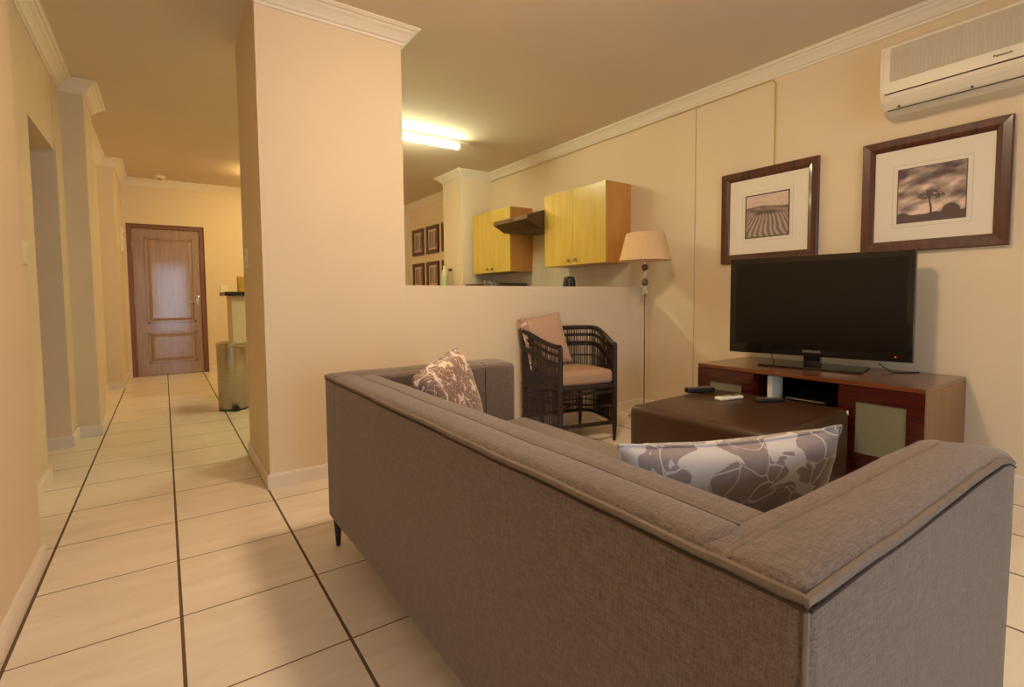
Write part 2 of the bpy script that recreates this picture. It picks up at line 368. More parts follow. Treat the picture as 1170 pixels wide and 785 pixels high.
# back wall behind the viewpoint, with the glazed patio opening the daylight comes through
WX0, WX1, WZ1 = -.25, 1.75, 2.1
bm = B(); box(bm, XA-.4, WX0, YB-.2, YB, 0, ZC); box(bm, WX1, XR+.2, YB-.2, YB, 0, ZC); box(bm, WX0, WX1, YB-.2, YB, WZ1, ZC)
struct('wall_back', bm, M['wall'])
bm = B()
for x0,x1 in ((WX0,WX0+.05),((WX0+WX1)/2-.03,(WX0+WX1)/2+.03),(WX1-.05,WX1)): box(bm, x0,x1, YB-.12,YB-.06, 0.04,WZ1-.04)
box(bm, WX0,WX1, YB-.12,YB-.06, 0,.05); box(bm, WX0,WX1, YB-.12,YB-.06, WZ1-.05,WZ1)
w = struct('window_1', bm, M['alu'])
bm = B(); box(bm, -3, 5, -8, YB-.2, -.14, -.02); struct('ground_patio', bm, M['patio'])

crown = [(0,ZC-.085),(.008,ZC-.085),(.012,ZC-.072),(.020,ZC-.070),(.030,ZC-.056),(.048,ZC-.036),(.062,ZC-.026),(.068,ZC-.018),(.080,ZC-.016),(.086,ZC-.008),(.090,ZC-.008),(.090,ZC+.001),(0,ZC+.001)]
bprof = [(0,0),(.014,0),(.014,.068),(.010,.078),(0,.080)]
def mould(name, path, prof, side, mat):
    bm = B(); sweep(bm, path, prof, side); struct(name, bm, mat)
leftpath = [(XA,YB),(XA,2.5),(XB,2.5),(XB,4.72),(XP1,4.72),(XP1,5.2),(XRC,5.2),(XRC,7.06),(XP2,7.06),(XP2,YE),(XR,YE),(XR,5.91),(3.10,5.91),(3.10,5.42),(XR,5.42),(XR,YB)]
mould('trim_1', leftpath, crown, -1, M['trim'])
mould('trim_2', [(.43,2.82),(1.215,2.82),(1.215,3.55)], crown, -1, M['trim'])
mould('baseboard_left', [(XA,YB),(XA,2.5),(XB,2.5),(XB,3.67),(-.80,3.67)], bprof, -1, M['base'])
mould('baseboard_passage', [(-1.6,4.45),(XB+.01,4.45),(XB+.01,4.72),(XP1,4.72),(XP1,5.2),(XRC,5.2),(XRC,7.06),(XP2,7.06),(XP2,YE),(-.367,YE)], bprof, -1, M['base'])
mould('baseboard_end', [(.494,YE),(XR,YE),(XR,6.3)], bprof, -1, M['base'])
mould('baseboard_pillar', [(.43,3.55),(.43,2.82),(1.2149,2.82),(XR,2.985),(XR,YB)], bprof, -1, M['base'])
# boxed panel seams on the right wall
bm = B(); box(bm, XR-.004, XR+.001, 2.445, 2.451, .08, ZC-.085); struct('trim_3', bm, M['matline'])
bm = B(); box(bm, XR-.006, XR+.001, 3.125, 5.42, .9, 1.42); struct('wall_splashback', bm, M['splash'])
# yellowed cable run under the moulding
bm = B(); tube(bm, [(XR-.004,1.83,1.86),(XR-.004,1.83,2.45),(XR-.004,1.845,2.474),(XR-.004,1.87,2.479),(XR-.004,5.40,2.479)], .0045, 8)
tag(obj('cable', bm, M['cable'], origin=(XR,1.83,1.86), smooth=True), 'thin yellowish cable rising behind the small picture and running along under the ceiling moulding', 'cable')

# ------------------------------------------------------------------ entrance door
d = bpy.data.objects.new('door_1', None); C.objects.link(d); d.location = (.06, YE+.06, 0); d['kind'] = 'structure'
bm = B(); box(bm, -.367,-.315, YE+.03,YE+.14, 0,1.997); box(bm, .44,.494, YE+.03,YE+.14, 0,1.997); box(bm, -.315,.44, YE+.03,YE+.14, 1.945,1.997)
obj('door_frame', bm, M['doorframe'], d)
bm = B(); box(bm, -.313,.438, YE+.055,YE+.10, .005,1.943, bev=.002)
lf = obj('door_leaf', bm, M['door'], d)
def panel(x0,x1,z0,z1):
    bm = B(); y = YE+.055
    for (a,b_,c,e) in ((x0,x1,z0,z0+.028),(x0,x1,z1-.028,z1),(x0,x0+.028,z0,z1),(x1-.028,x1,z0,z1)): box(bm, a,b_, y-.012,y+.001, c,e, bev=.005)
    vs = []
    r0 = [(x0+.03,y-.001,z0+.03),(x1-.03,y-.001,z0+.03),(x1-.03,y-.001,z1-.03),(x0+.03,y-.001,z1-.03)]
    r1 = [(x0+.065,y-.009,z0+.065),(x1-.065,y-.009,z0+.065),(x1-.065,y-.009,z1-.065),(x0+.065,y-.009,z1-.065)]
    A = [bm.verts.new(p) for p in r0]; Bv = [bm.verts.new(p) for p in r1]
    for i in range(4): bm.faces.new((A[i],A[(i+1)%4],Bv[(i+1)%4],Bv[i]))
    bm.faces.new(Bv)
    return bm
obj('door_panel', panel(-.185,.372,.70,1.835), M['door'], lf); obj('door_panel', panel(-.185,.372,.165,.575), M['door'], lf)
bm = B(); box(bm, .375,.415, YE+.047,YE+.056, .92,1.06, bev=.003); tube(bm, [(.395,YE+.05,.98),(.395,YE+.01,.98)], .008); tube(bm, [(.40,YE+.01,.98),(.29,YE+.008,.982)], [.013,.011])
obj('door_handle', bm, M['chrome'], lf, smooth=True)
for z in (.28,1.0,1.72):
    bm = B(); tube(bm, [(-.314,YE+.05,z-.05),(-.314,YE+.05,z+.05)], .008); obj('hinge', bm, M['steel'], d, smooth=True)

# ------------------------------------------------------------------ small wall things
def switch(name, label, cx, cy, cz, nx, w=.05, h=.115):
    t = thing(name, label, 'light switch', (cx,cy,cz))
    bm = B(); s = nx
    box(bm, min(cx,cx+s*.010), max(cx,cx+s*.010), cy-w/2, cy+w/2, cz-h/2, cz+h/2, bev=.003); obj('plate', bm, M['white'], t)
    bm = B(); box(bm, min(cx+s*.009,cx+s*.016), max(cx+s*.009,cx+s*.016), cy-.012, cy+.012, cz-.018, cz+.018, bev=.002); obj('rocker', bm, M['white'], t)
    return t
switch('light_switch', 'ivory light switch on the left wall beside the passage opening', XB, 3.36, 1.24, 1, .12, .115)
switch('light_switch', 'ivory light switch on the corridor side of the white pillar', .43, 3.37, 1.25, -1, .10, .115)
t = thing('wall_intercom', 'small cream intercom handset on the narrow pier left of the entrance door', 'intercom', (XP2,7.72,1.75))
bx('housing', M['white'], t, XP2, XP2+.03, 7.62,7.80, 1.60,1.90, bev=.006); bx('button', M['dark'], t, XP2+.029,XP2+.034, 7.69,7.72, 1.80,1.83)
t = thing('wall_socket', 'yellow-lit square plate on the end wall right of the entrance door', 'wall plate', (.72,YE,1.14))
bx('plate', M['white'], t, .665,.765, YE-.014,YE, 1.10,1.21, bev=.003); bx('rocker', M['white'], t, .70,.73, YE-.02,YE-.013, 1.14,1.17)
t = thing('smoke_detector', 'small round detector on the corridor ceiling above the entrance door', 'smoke detector', (.02,7.69,ZC))
bm = B(); lathe_solid(bm, [(.06,ZC),(.062,ZC-.015),(.052,ZC-.028),(.03,ZC-.032)], .02,7.69); obj('housing', bm, M['white'], t, smooth=True)
bm = B(); lathe_solid(bm, [(.026,ZC-.031),(.024,ZC-.045),(.012,ZC-.05)], .02,7.69,20); obj('sensor', bm, M['brass'], t, smooth=True)

# ------------------------------------------------------------------ lamps of the place
def dome_lamp(name, label, x, y, mat, r=.16):
    t = thing(name, label, 'ceiling lamp', (x,y,ZC))
    bm = B(); lathe_solid(bm, [(r+.015,ZC),(r+.015,ZC-.03),(r,ZC-.035)], x, y); obj('base', bm, M['white'], t, smooth=True)
    bm = B(); lathe_solid(bm, [(r*math.cos(a), ZC-.034-r*.5*math.sin(a)) for a in [i*PI/2/9 for i in range(9)]]+[(.004,ZC-.034-r*.5)], x, y); obj('glass_bowl', bm, mat, t, smooth=True)
dome_lamp('ceiling_lamp', 'warm glass bowl ceiling lamp over the sofa', 1.3, 1.4, M['dome'])
dome_lamp('ceiling_lamp', 'warm glass bowl ceiling lamp in the entrance corridor behind the pillar', 1.12, 6.8, M['dome2'], .13)
t = thing('fluorescent_light', 'lit fluorescent tube batten on the kitchen ceiling', 'ceiling light', (1.9,4.42,ZC))
bx('batten', M['white'], t, 1.28,2.62, 4.40,4.45, ZC-.035,ZC, bev=.004)
bm = B(); tube(bm, [(1.30,4.425,ZC-.075),(2.50,4.425,ZC-.075)], .014, 16); obj('tube', bm, M['tube'], t, smooth=True)
for x in (1.29,2.51):
    bm = B(); box(bm, x-.012,x+.012, 4.405,4.445, ZC-.09,ZC-.03, bev=.003); obj('lamp_holder', bm, M['white'], t)

# ------------------------------------------------------------------ kitchen
def wall_unit(y0, y1, z0, z1, label, xf=3.22):
    t = thing('wall_cabinet', label, 'kitchen cabinet', (XR,(y0+y1)/2,z0), group=None)
    bm = B(); box(bm, xf+.018, XR, y0, y1, z0, z1); obj('body', bm, M['mapleside'], t)
    ym = (y0+y1)/2
    for a,b_,hy in ((y0,ym-.0015,ym-.05),(ym+.0015,y1,ym+.05)):
        bm = B(); box(bm, xf, xf+.018, a, b_, z0, z1, bev=.0015); dd = obj('door', bm, M['maple'], t)
        bm = B(); pts = [(xf-.001,hy,z0+.035),(xf-.022,hy+.004,z0+.045),(xf-.026,hy+.012,z0+.06),(xf-.012,hy+.02,z0+.068)]
        tube(bm, [(xf,hy,z0+.04),(xf-.018,hy,z0+.042)], .006); ball(bm, (xf-.022,hy,z0+.044), .016, 12); tube(bm, [(xf-.02,hy-.014,z0+.036),(xf-.024,hy,z0+.042),(xf-.02,hy+.018,z0+.056)], [.005,.008,.004])
        obj('knob', bm, M['brass'], dd, smooth=True)
    return t
wall_unit(3.11, 3.95, 1.30, 2.01, 'larger maple wall cabinet with two doors right of the cooker hood')
wall_unit(4.56, 5.36, 1.29, 2.01, 'smaller-looking maple wall cabinet with two doors left of the cooker hood')
t = thing('cooker_hood', 'dark brown cooker hood with sloping visor between the two wall cabinets', 'cooker hood', (XR,4.25,1.68))
h0, h1 = 3.955, 4.555
bm = B(); prism_y(bm, [(XR,1.70),(3.14,1.70),(3.0,1.775),(3.0,1.815),(3.30,1.90),(XR,1.90)], h0, h1); obj('canopy', bm, M['hood'], t)
bm = B(); prism_y(bm, [(3.44,1.699),(3.16,1.699),(3.03,1.766),(3.05,1.758),(3.17,1.69),(3.44,1.69)], h0+.05, h1-.05); obj('filter', bm, M['hoodg'], t)
for y in (4.2,4.24): bx('button', M['black'], t, 2.994,3.002, y,y+.02, 1.788,1.80)
# base units and worktop under the right wall (behind the half wall)
t = thing('kitchen_base_cabinet', 'maple base cabinets under the worktop behind the half wall', 'kitchen cabinet', (3.24,4.27,0))
bx('body', M['mapleside'], t, 2.98,XR-.01, 3.14,5.415, .0,.86)
for i in range(4):
    y = 3.145+i*.5675; bx('door', M['maple'], t, 2.962,2.98, y,y+.56, .1,.85, bev=.002)
bm = B(); box(bm, 2.94,XR-.006, 3.13,5.418, .861,.90, bev=.004); tag(obj('worktop', bm, M['worktop'], origin=(3.24,4.3,.861)), 'dark worktop along the right kitchen wall behind the half wall', 'worktop')
t = thing('kettle', 'black kettle on the worktop under the larger wall cabinet', 'kettle', (3.2,3.56,.90))
bm = B(); lathe_solid(bm, [(.075,.90),(.078,.92),(.072,1.02),(.056,1.15),(.052,1.17)], 3.2,3.56,28); obj('body', bm, M['black'], t, smooth=True)
bm = B(); lathe_solid(bm, [(.052,1.170),(.045,1.185),(.015,1.192)], 3.2,3.56,24); obj('lid', bm, M['black'], t, smooth=True)
bm = B(); tube(bm, [(3.185,3.515,1.165),(3.16,3.47,1.17),(3.15,3.455,1.13),(3.155,3.47,1.0),(3.18,3.50,.95)], .010, 10); obj('handle', bm, M['black'], t, smooth=True)
bm = B(); tube(bm, [(3.21,3.60,1.10),(3.23,3.645,1.15),(3.235,3.66,1.17)], [.018,.012,.009]); obj('spout', bm, M['steel'], t, smooth=True)
t = thing('dark_appliance', 'low dark appliance just showing above the half wall under the smaller cabinet', 'appliance', (3.33,4.95,.90))  # unidentified dark shape, built as a plain low appliance
bx('body', M['worktop'], t, 3.12,3.50, 4.62,5.40, .905,1.162, bev=.006); bx('door', M['black'], t, 3.105,3.119, 4.80,5.38, .92,1.145, bev=.003)
t = thing('glass_jug', 'clear glass jug standing in front of the dark appliance in the kitchen', 'jug', (3.02,4.66,.90))
bm = B(); x,y = 3.02,4.66
lathe(bm, [(.0,.902),(.06,.902),(.075,.95),(.078,1.05),(.068,1.15),(.072,1.19),(.068,1.19),(.064,1.15),(.073,1.05),(.070,.955),(.0,.912)], x,y,28); obj('vessel', bm, M['clearglass'], t, smooth=True, weld=True)
bm = B(); tube(bm, [(x,y-.066,1.16),(x,y-.11,1.15),(x,y-.115,1.06),(x,y-.076,1.0)], .006); obj('handle', bm, M['clearglass'], t, smooth=True)
# breakfast bar closing the kitchen towards the entrance
t = thing('breakfast_bar', 'white breakfast bar with a black granite top at the end of the corridor', 'counter', (1.8,5.95,0))
bx('base', M['wall'], t, .565,3.095, 5.65,6.1, 0,1.04); bx('counter_top', M['granite'], t, .505,3.098, 5.60,6.2, 1.041,1.08, bev=.004)
t = thing('yellow_box', 'yellow box standing on the black granite bar top', 'box', (.70,5.85,1.08))
bx('carton', M['yellow'], t, .645,.80, 5.80,5.90, 1.081,1.235, bev=.003); bx('flap', M['yellow'], t, .648,.797, 5.805,5.895, 1.235,1.243)
t = thing('bottle', 'pale plastic bottle on the bar top beside the kitchen pier', 'bottle', (3.0,5.72,1.08))
bm = B(); lathe_solid(bm, [(.033,1.081),(.035,1.09),(.035,1.30),(.028,1.34),(.014,1.37),(.014,1.385)], 3.0,5.72,24); obj('body', bm, M['white'], t, smooth=True)
bm = B(); lathe_solid(bm, [(.017,1.384),(.017,1.41)], 3.0,5.72,20); obj('cap', bm, M['white'], t, smooth=True)
bm = B(); lathe(bm, [(.0356,1.15),(.0356,1.29)], 3.0,5.72,24); obj('bottle_label', bm, M['green'], t, smooth=True)
t = thing('bottle', 'clear glass bottle with a dark cap beside the pale bottle on the bar', 'bottle', (3.055,5.66,1.08))
bm = B(); lathe_solid(bm, [(.030,1.081),(.032,1.09),(.032,1.28),(.022,1.32),(.020,1.34)], 3.055,5.66,24); obj('body', bm, M['clearglass'], t, smooth=True)
bm = B(); lathe_solid(bm, [(.024,1.34),(.024,1.37)], 3.055,5.66,20); obj('cap', bm, M['black'], t, smooth=True)

# pedal bin in the corridor
t = thing('pedal_bin', 'brushed steel pedal bin standing in the corridor by the bar end', 'bin', (.50,5.13,0)); x,y = .50,5.13
bm = B(); lathe_solid(bm, [(.118,0),(.122,.003),(.122,.014),(.119,.016)], x,y,40); obj('base_ring', bm, M['black'], t, smooth=True)
bm = B(); lathe_solid(bm, [(.122,.0155),(.124,.018),(.124,.575)], x,y,48); obj('body', bm, M['steel'], t, smooth=True)
bm = B(); lathe_solid(bm, [(.1245,.577),(.127,.58),(.127,.600),(.122,.612),(.08,.624),(.02,.628)], x,y,48); obj('lid', bm, M['steel'], t, smooth=True)
bm = B(); box(bm, x-.035,x+.035, y-.165,y-.11, .012,.024, bev=.004); obj('pedal', bm, M['black'], t)

# framed pictures
def print_grid(fn, n=90):
    """plane in the y-z plane: local u (left->right seen from the room) and v (up)"""
    bm = B(); lay = bm.loops.layers.float_color.new('Print')
    vs = [[None]*(n+1) for _ in range(n+1)]
    for i in range(n+1):
        for j in range(n+1): vs[i][j] = bm.verts.new((0, .5-i/n, j/n-.5))
    for i in range(n):
        for j in range(n):
            f = bm.faces.new((vs[i][j],vs[i+1][j],vs[i+1][j+1],vs[i][j+1]))
            for l in f.loops:
                u = .5-l.vert.co.y; v = l.vert.co.z+.5; k = fn(u, v)
                l[lay] = (lin(66+165*k, 48+155*k, 44+140*k))
    return bm
def nz(x, y, s=0): return noise.fractal(Vector((x,y,s)), 1.0, 2.0, 4)
def dunes(u, v):
    if u < .03 or u > .97 or v < .03 or v > .97: return .08
    hz = .70+.03*math.sin(u*5)
    if v > hz: return .92-.1*abs(nz(u*3,v*8))
    if v > .52: 
        return max(.1, .42+.25*nz(u*4,v*14,3)-.25*math.exp(-((u-.45)/.2)**2-((v-.57)/.05)**2))
    p = (u-.5)/(.25+.9*(.75-v)) ; r = math.sin(p*42+3*math.sin(v*9)+2.2*nz(u*3,v*3,1)+ 12*v*v)
    return .50+.22*r+.08*(.5-v)
def tree(u, v):
    if u < .02 or u > .98 or v < .02 or v > .98: return .15
    k = .46+.55*nz(u*3+v*1.5,v*7-u*2,2)+.30*(1-v)
    k += .5*math.exp(-((u-.44)/.14)**2-((v-.22)/.12)**2)
    if v > .72: k -= .25*(v-.72)/.28
    hill = .14+.02*math.sin(u*14); hill = max(hill, .14+.14*math.sqrt(max(0,1-((u-.79)/.13)**2)), .13+.06*math.sqrt(max(0,1-((u-.08)/.1)**2)))
    if v < hill: k = .12
    if v < .56 and abs(u-(.48+.03*math.sin(v*8))) < .016*(1.3-v): k = .1
    for (cx,cy,rx,ry) in ((.50,.48,.19,.055),(.43,.44,.14,.05),(.58,.44,.14,.05),(.52,.52,.12,.05)):
        q = ((u-cx)/rx)**2+((v-cy)/ry)**2
        if q < 1 and nz(u*30,v*30,7) > -.20+.5*(q-.4): k = min(k, .16)
    return max(.05, min(1, k))
def picture(y0,y1,z0,z1, fw, img, fn, label):
    t = thing('framed_picture', label, 'picture', (XR,(y0+y1)/2,z0))
    xo = XR-.03
    bm = B()
    # mitred moulding: outer low, inner raised
    rings = []
    for off, x in ((0,XR-.001),(0,xo+.004),(.004,xo),(fw*.6,xo+.003),(fw-.006,xo+.010),(fw,xo+.016),(fw,XR-.004)):
        rings.append([bm.verts.new(p) for p in ((x,y0+off,z0+off),(x,y1-off,z0+off),(x,y1-off,z1-off),(x,y0+off,z1-off))])
    for A,Bv in zip(rings, rings[1:]):
        for i in range(4): bm.faces.new((A[i],A[(i+1)%4],Bv[(i+1)%4],Bv[i]))
    obj('frame', bm, M['frame'], t)
    bx('mount', M['mat'], t, XR-.012,XR-.006, y0+fw,y1-fw, z0+fw,z1-fw)
    a,b_,c,e = img; g = .022
    bm = B()
    for q in ((a-g,b_+g,c-g,c-g+.002),(a-g,b_+g,e+g-.002,e+g),(a-g,a-g+.002,c-g,e+g),(b_+g-.002,b_+g,c-g,e+g)): box(bm, XR-.0126,XR-.0118, *q)
    obj('mount_line', bm, M['matline'], t)
    bm = print_grid(fn); bm.transform(Matrix.Translation((XR-.0135,(a+b_)/2,(c+e)/2)) @ Matrix.Diagonal((1,b_-a,e-c,1)))
    obj('print', bm, M['prn'], t)
picture(1.535,2.205,1.235,1.893,.063,(1.715,2.025,1.406,1.713), dunes, 'dark framed sepia print of rippled dunes, left of the two above the television')
picture(.648,1.290,1.240,1.885,.063,(.815,1.118,1.40,1.708), tree, 'dark framed sepia print of a lone tree under clouds, below the air conditioner')
def reflected_stripes(u, v):  # mirrored curtains painted onto the small picture faces as vertical stripes
    return .25+.6*(.5+.5*math.sin(u*22+2*nz(u*4,v))) if .12<u<.88 and .1<v<.9 else .9
k = 0
pos = ['top left','top middle','top right','bottom left','bottom middle','bottom right']
for z0 in (1.70, 1.14):
    for y0 in (7.42, 6.89, 6.36):
        t = thing('framed_picture', 'small dark framed picture on the far wall beyond the kitchen, %s of six' % pos[k], 'picture', (XR,y0+.21,z0), group='small framed pictures beyond the kitchen')
        bm = B(); fw = .055
        for q in ((y0,y0+.42,z0,z0+fw),(y0,y0+.42,z0+.43-fw,z0+.43),(y0,y0+fw,z0+fw,z0+.43-fw),(y0+.42-fw,y0+.42,z0+fw,z0+.43-fw)): box(bm, XR-.03,XR-.001,*q, bev=.003)
        obj('frame', bm, M['frame'], t)
        bm = print_grid(reflected_stripes, 24); bm.transform(Matrix.Translation((XR-.01,y0+.21,z0+.215)) @ Matrix.Diagonal((1,.31,.32,1))); obj('print', bm, M['prn'], t)
        k += 1

# air conditioner
t = thing('air_conditioner', 'cream split air conditioner high on the right wall above the tree print', 'air conditioner', (XR,.76,2.0))
a0, a1 = .34, 1.155
prof = [(XR,2.38),(3.375,2.372),(3.352,2.35),(3.342,2.28),(3.342,2.17),(3.35,2.10),(3.365,2.06),(3.40,2.02),(3.45,1.995),(XR,1.99)]
bm = B(); prism_y(bm, prof, a0+.012, a1-.012); obj('casing', bm, M['acw'], t)
for ya, yb in ((a0,a0+.013),(a1-.013,a1)):
    c0 = (3.46,2.18); bm = B(); prism_y(bm, [(c0[0]+(x-c0[0])*(1.02 if x<XR else 1), c0[1]+(z-c0[1])*1.01) for x,z in prof], ya, yb); obj('end_cap', bm, M['acw'], t)
bm = B(); prism_y(bm, [(3.3405,2.158),(3.3380,2.165),(3.3380,2.285),(3.3475,2.338),(3.352,2.34),(3.345,2.285),(3.345,2.165)], a0+.05, a1-.045); obj('intake_grille', bm, M['acg'], t)
bm = B(); 
for y in [a0+.06+i*.016 for i in range(int((a1-a0-.12)/.016)+1)]: box(bm, 3.3366,3.339, y,y+.002, 2.168,2.284)
obj('grille_ribs', bm, M['matline'], t)
bm = B(); prism_y(bm, [(3.3495,2.094),(3.3485,2.100),(3.356,2.100),(3.356,2.094)], a0+.02, a1-.02); obj('panel_gap', bm, M['dark'], t)
bm = B(); prism_y(bm, [(3.350,2.092),(3.3535,2.075),(3.365,2.055),(3.388,2.026),(3.394,2.03),(3.372,2.06),(3.36,2.09)], a0+.03, a1-.045); obj('air_flap', bm, M['acw'], t)
bm = B(); prism_y(bm, [(3.3985,2.016),(3.3965,2.021),(3.404,2.024),(3.404,2.018)], a0+.02, a1-.02); obj('flap_gap', bm, M['dark'], t)
for y in (.45,.78,1.08):
    bm = B(); ball(bm, (3.385,y,2.028), .006, 8); obj('flap_pin', bm, M['dark'], t)
mt = Matrix(((0,0,1,3.3425),(-1,0,0,.665),(0,1,0,2.132),(0,0,0,1)))
mt = Matrix(((0,0,-1,3.3418),(-1,0,0,.665),(0,1,0,2.132),(0,0,0,1)))
text_mesh('maker_lettering', 'Panasonic', .017, M['greytext'], t, mt, .0015)

# ------------------------------------------------------------------ TV stand
t = thing('tv_stand', 'low cherry-brown television stand with frosted glass doors against the right wall', 'tv stand', (3.22,1.38,0))
X0, X1, Y0, Y1, ZT = 2.90, 3.52, .785, 1.97, .555
bx('top', M['cherrytoplit'], t, X0,X1, Y0,Y1, ZT-.022,ZT, bev=.002)
bx('side_panel', M['cherrysidelit'], t, X0+.02,X1, Y0,Y0+.03, .03,ZT-.022); bx('side_panel', M['cherrysidelit'], t, X0+.02,X1, Y1-.03,Y1, .03,ZT-.022)
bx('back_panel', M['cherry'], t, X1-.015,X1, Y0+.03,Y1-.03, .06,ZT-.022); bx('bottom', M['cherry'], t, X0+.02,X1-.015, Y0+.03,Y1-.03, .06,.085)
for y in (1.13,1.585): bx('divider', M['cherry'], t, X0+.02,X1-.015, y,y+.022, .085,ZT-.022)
bx('shelf', M['cherry'], t, X0+.03,X1-.015, 1.152,1.585, .30,.32)
bx('plinth', M['cherry'], t, X0+.04,X1-.02, Y0+.02,Y1-.02, 0,.03); 
def glass_door(y0,y1,g):
    z0,z1 = .06,ZT-.025
    bm = B(); ga,gb,gc,gd = g
    for q in ((y0,y1,z0,gc),(y0,y1,gd,z1),(y0,ga,gc,gd),(gb,y1,gc,gd)): box(bm, X0,X0+.02,*q)
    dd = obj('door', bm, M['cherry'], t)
    bx('glass_panel', M['frost'], dd, X0+.006,X0+.012, ga,gb, gc,gd)
glass_door(Y0,1.142,(.855,1.065,.19,.452)); glass_door(1.597,Y1,(1.67,1.885,.19,.448))
# things on its shelf
t = thing('set_top_box', 'flat black set-top box lying on the shelf of the television stand', 'set-top box', (3.1,1.36,.32))
bx('housing', M['black'], t, 2.98,3.20, 1.20,1.50, .321,.36, bev=.003); bx('front_panel', M['gloss'], t, 2.976,2.98, 1.205,1.495, .325,.356)
t = thing('media_player', 'grey media player stacked on the black box in the television stand', 'media player', (3.1,1.36,.36))
bx('housing', M['steel'], t, 3.0,3.18, 1.25,1.46, .361,.40, bev=.003); bx('front_panel', M['black'], t, 2.996,3.0, 1.255,1.455, .365,.396)
t = thing('white_box', 'slim white box standing upright in the open bay of the television stand', 'box', (3.0,1.53,.32))
bx('case', M['white'], t, 2.96,3.08, 1.515,1.545, .321,.52, bev=.002); bx('case_lid', M['white'], t, 2.958,2.961, 1.517,1.543, .325,.515)

# ------------------------------------------------------------------ television
A = Vector((3.165,1.905)); Bv = Vector((3.35,.965)); mid = (A+Bv)/2; ang = math.atan2((A-Bv).y, (A-Bv).x)-PI/2
t = thing('television', 'large black flat-screen television on the cherry-brown stand', 'television', (mid.x,mid.y,.556), ang)
W = (A-Bv).length
def lbx(name, mat, parent, *d, bev=0): 
    bm = B(); box(bm, *d, bev=bev); return obj(name, bm, mat, parent, world=False)
zb, zt = .622-.556, 1.236-.556
lbx('housing', M['gloss'], t, -.012,.05, -W/2,W/2, zb,zt, bev=.004)
lbx('screen', M['screen'], t, -.0135,-.0115, -W/2+.035,W/2-.035, zb+.062,zt-.035)
lbx('rear_cover', M['black'], t, .05,.085, -W/2+.12,W/2-.12, zb+.08,zt-.1, bev=.01)
bm = B()
for q in ((-W/2,W/2,zt-.002,zt+.001),(-W/2-.001,-W/2+.002,zb,zt),(W/2-.002,W/2+.001,zb,zt)): box(bm, -.0132,.0, *q)
obj('bezel_edge', bm, M['pewter'], t, world=False)
lbx('neck', M['gloss'], t, 0,.05, -.045,.045, .008,zb+.01, bev=.004)
lbx('base_plate', M['gloss'], t, -.12,.15, -.27,.27, 0,.009, bev=.003)
bm = B(); ball(bm, (0,0,0), .004, 8); bm.transform(Matrix.Translation((-.0135,-W/2+.075,zb+.028))); obj('standby_light', bm, M['led'], t, world=False)
wt = Matrix(((0,0,-1,-.0125),(-1,0,0,0.0),(0,1,0,zb+.030),(0,0,0,1)))
text_mesh('maker_lettering', 'SAMSUNG', .021, M['silver'], t, world_of(t) @ wt, .001)
bm = B(); tube(bm, [(3.40,1.14,.60),(3.385,1.10,.575),(3.36,1.06,.559),(3.42,1.02,.558),(3.50,.98,.558)], .003, 6); 
tag(obj('power_cord', bm, M['black'], origin=(3.4,1.08,.556), smooth=True), 'thin black cord hanging from the right of the television onto the stand', 'cord')
bm = B(); tube(bm, [(3.27,1.70,.66),(3.29,1.69,.60),(3.28,1.67,.560),(3.35,1.62,.559),(3.45,1.6,.559)], .003, 6)
tag(obj('power_cord', bm, M['black'], origin=(3.28,1.68,.556), smooth=True), 'thin black cord dropping behind the left of the television', 'cord')

# ------------------------------------------------------------------ floor lamp
lx, ly = 3.245, 2.70
t = thing('floor_lamp', 'slim chrome floor lamp with crystal balls and a cream tapered shade', 'lamp', (lx,ly,0))
bm = B(); lathe_solid(bm, [(.13,0),(.13,.012),(.12,.02),(.03,.03),(.01,.05)], lx,ly,40); obj('base', bm, M['chrome'], t, smooth=True)
bm = B(); tube(bm, [(lx,ly,.04),(lx,ly,1.02)], .0045, 12); obj('pole', bm, M['pewter'], t, smooth=True)
bm = B(); lathe_solid(bm, [(.006,.99),(.016,1.0),(.022,1.03),(.018,1.06),(.008,1.085)], lx,ly,20); obj('crystal_drop', bm, M['crystal'], t, smooth=True)
for z in (1.108,1.232):
    bm = B(); ball(bm, (lx,ly,z), .028, 24); obj('metal_ball', bm, M['pewter'], t, smooth=True)
bm = B(); lathe_solid(bm, [(.012,1.134),(.030,1.140),(.030,1.148),(.012,1.154),(.012,1.188),(.026,1.192),(.026,1.198),(.012,1.205)], lx,ly,20); obj('crystal_spacer', bm, M['crystal'], t, smooth=True)
bm = B(); tube(bm, [(lx,ly,1.25),(lx,ly,1.42)], .007, 10); obj('stem', bm, M['chrome'], t, smooth=True)
bm = B(); R0,R1,Za,Zb = .205,.150,1.285,1.505
rr = lathe(bm, [(R0,Za),(R1,Zb),(R1-.003,Zb),(R0-.003,Za),(R0,Za)], lx,ly,48)
sh = obj('lamp_shade', bm, M['shade'], t, smooth=True, weld=True)
bm = B(); 
for k in range(3): a = k*2*PI/3+.3; tube(bm, [(lx,ly,1.42),(lx+(R1-.003)*math.cos(a),ly+(R1-.003)*math.sin(a),1.495)], .002, 6)
obj('shade_carrier', bm, M['chrome'], sh)

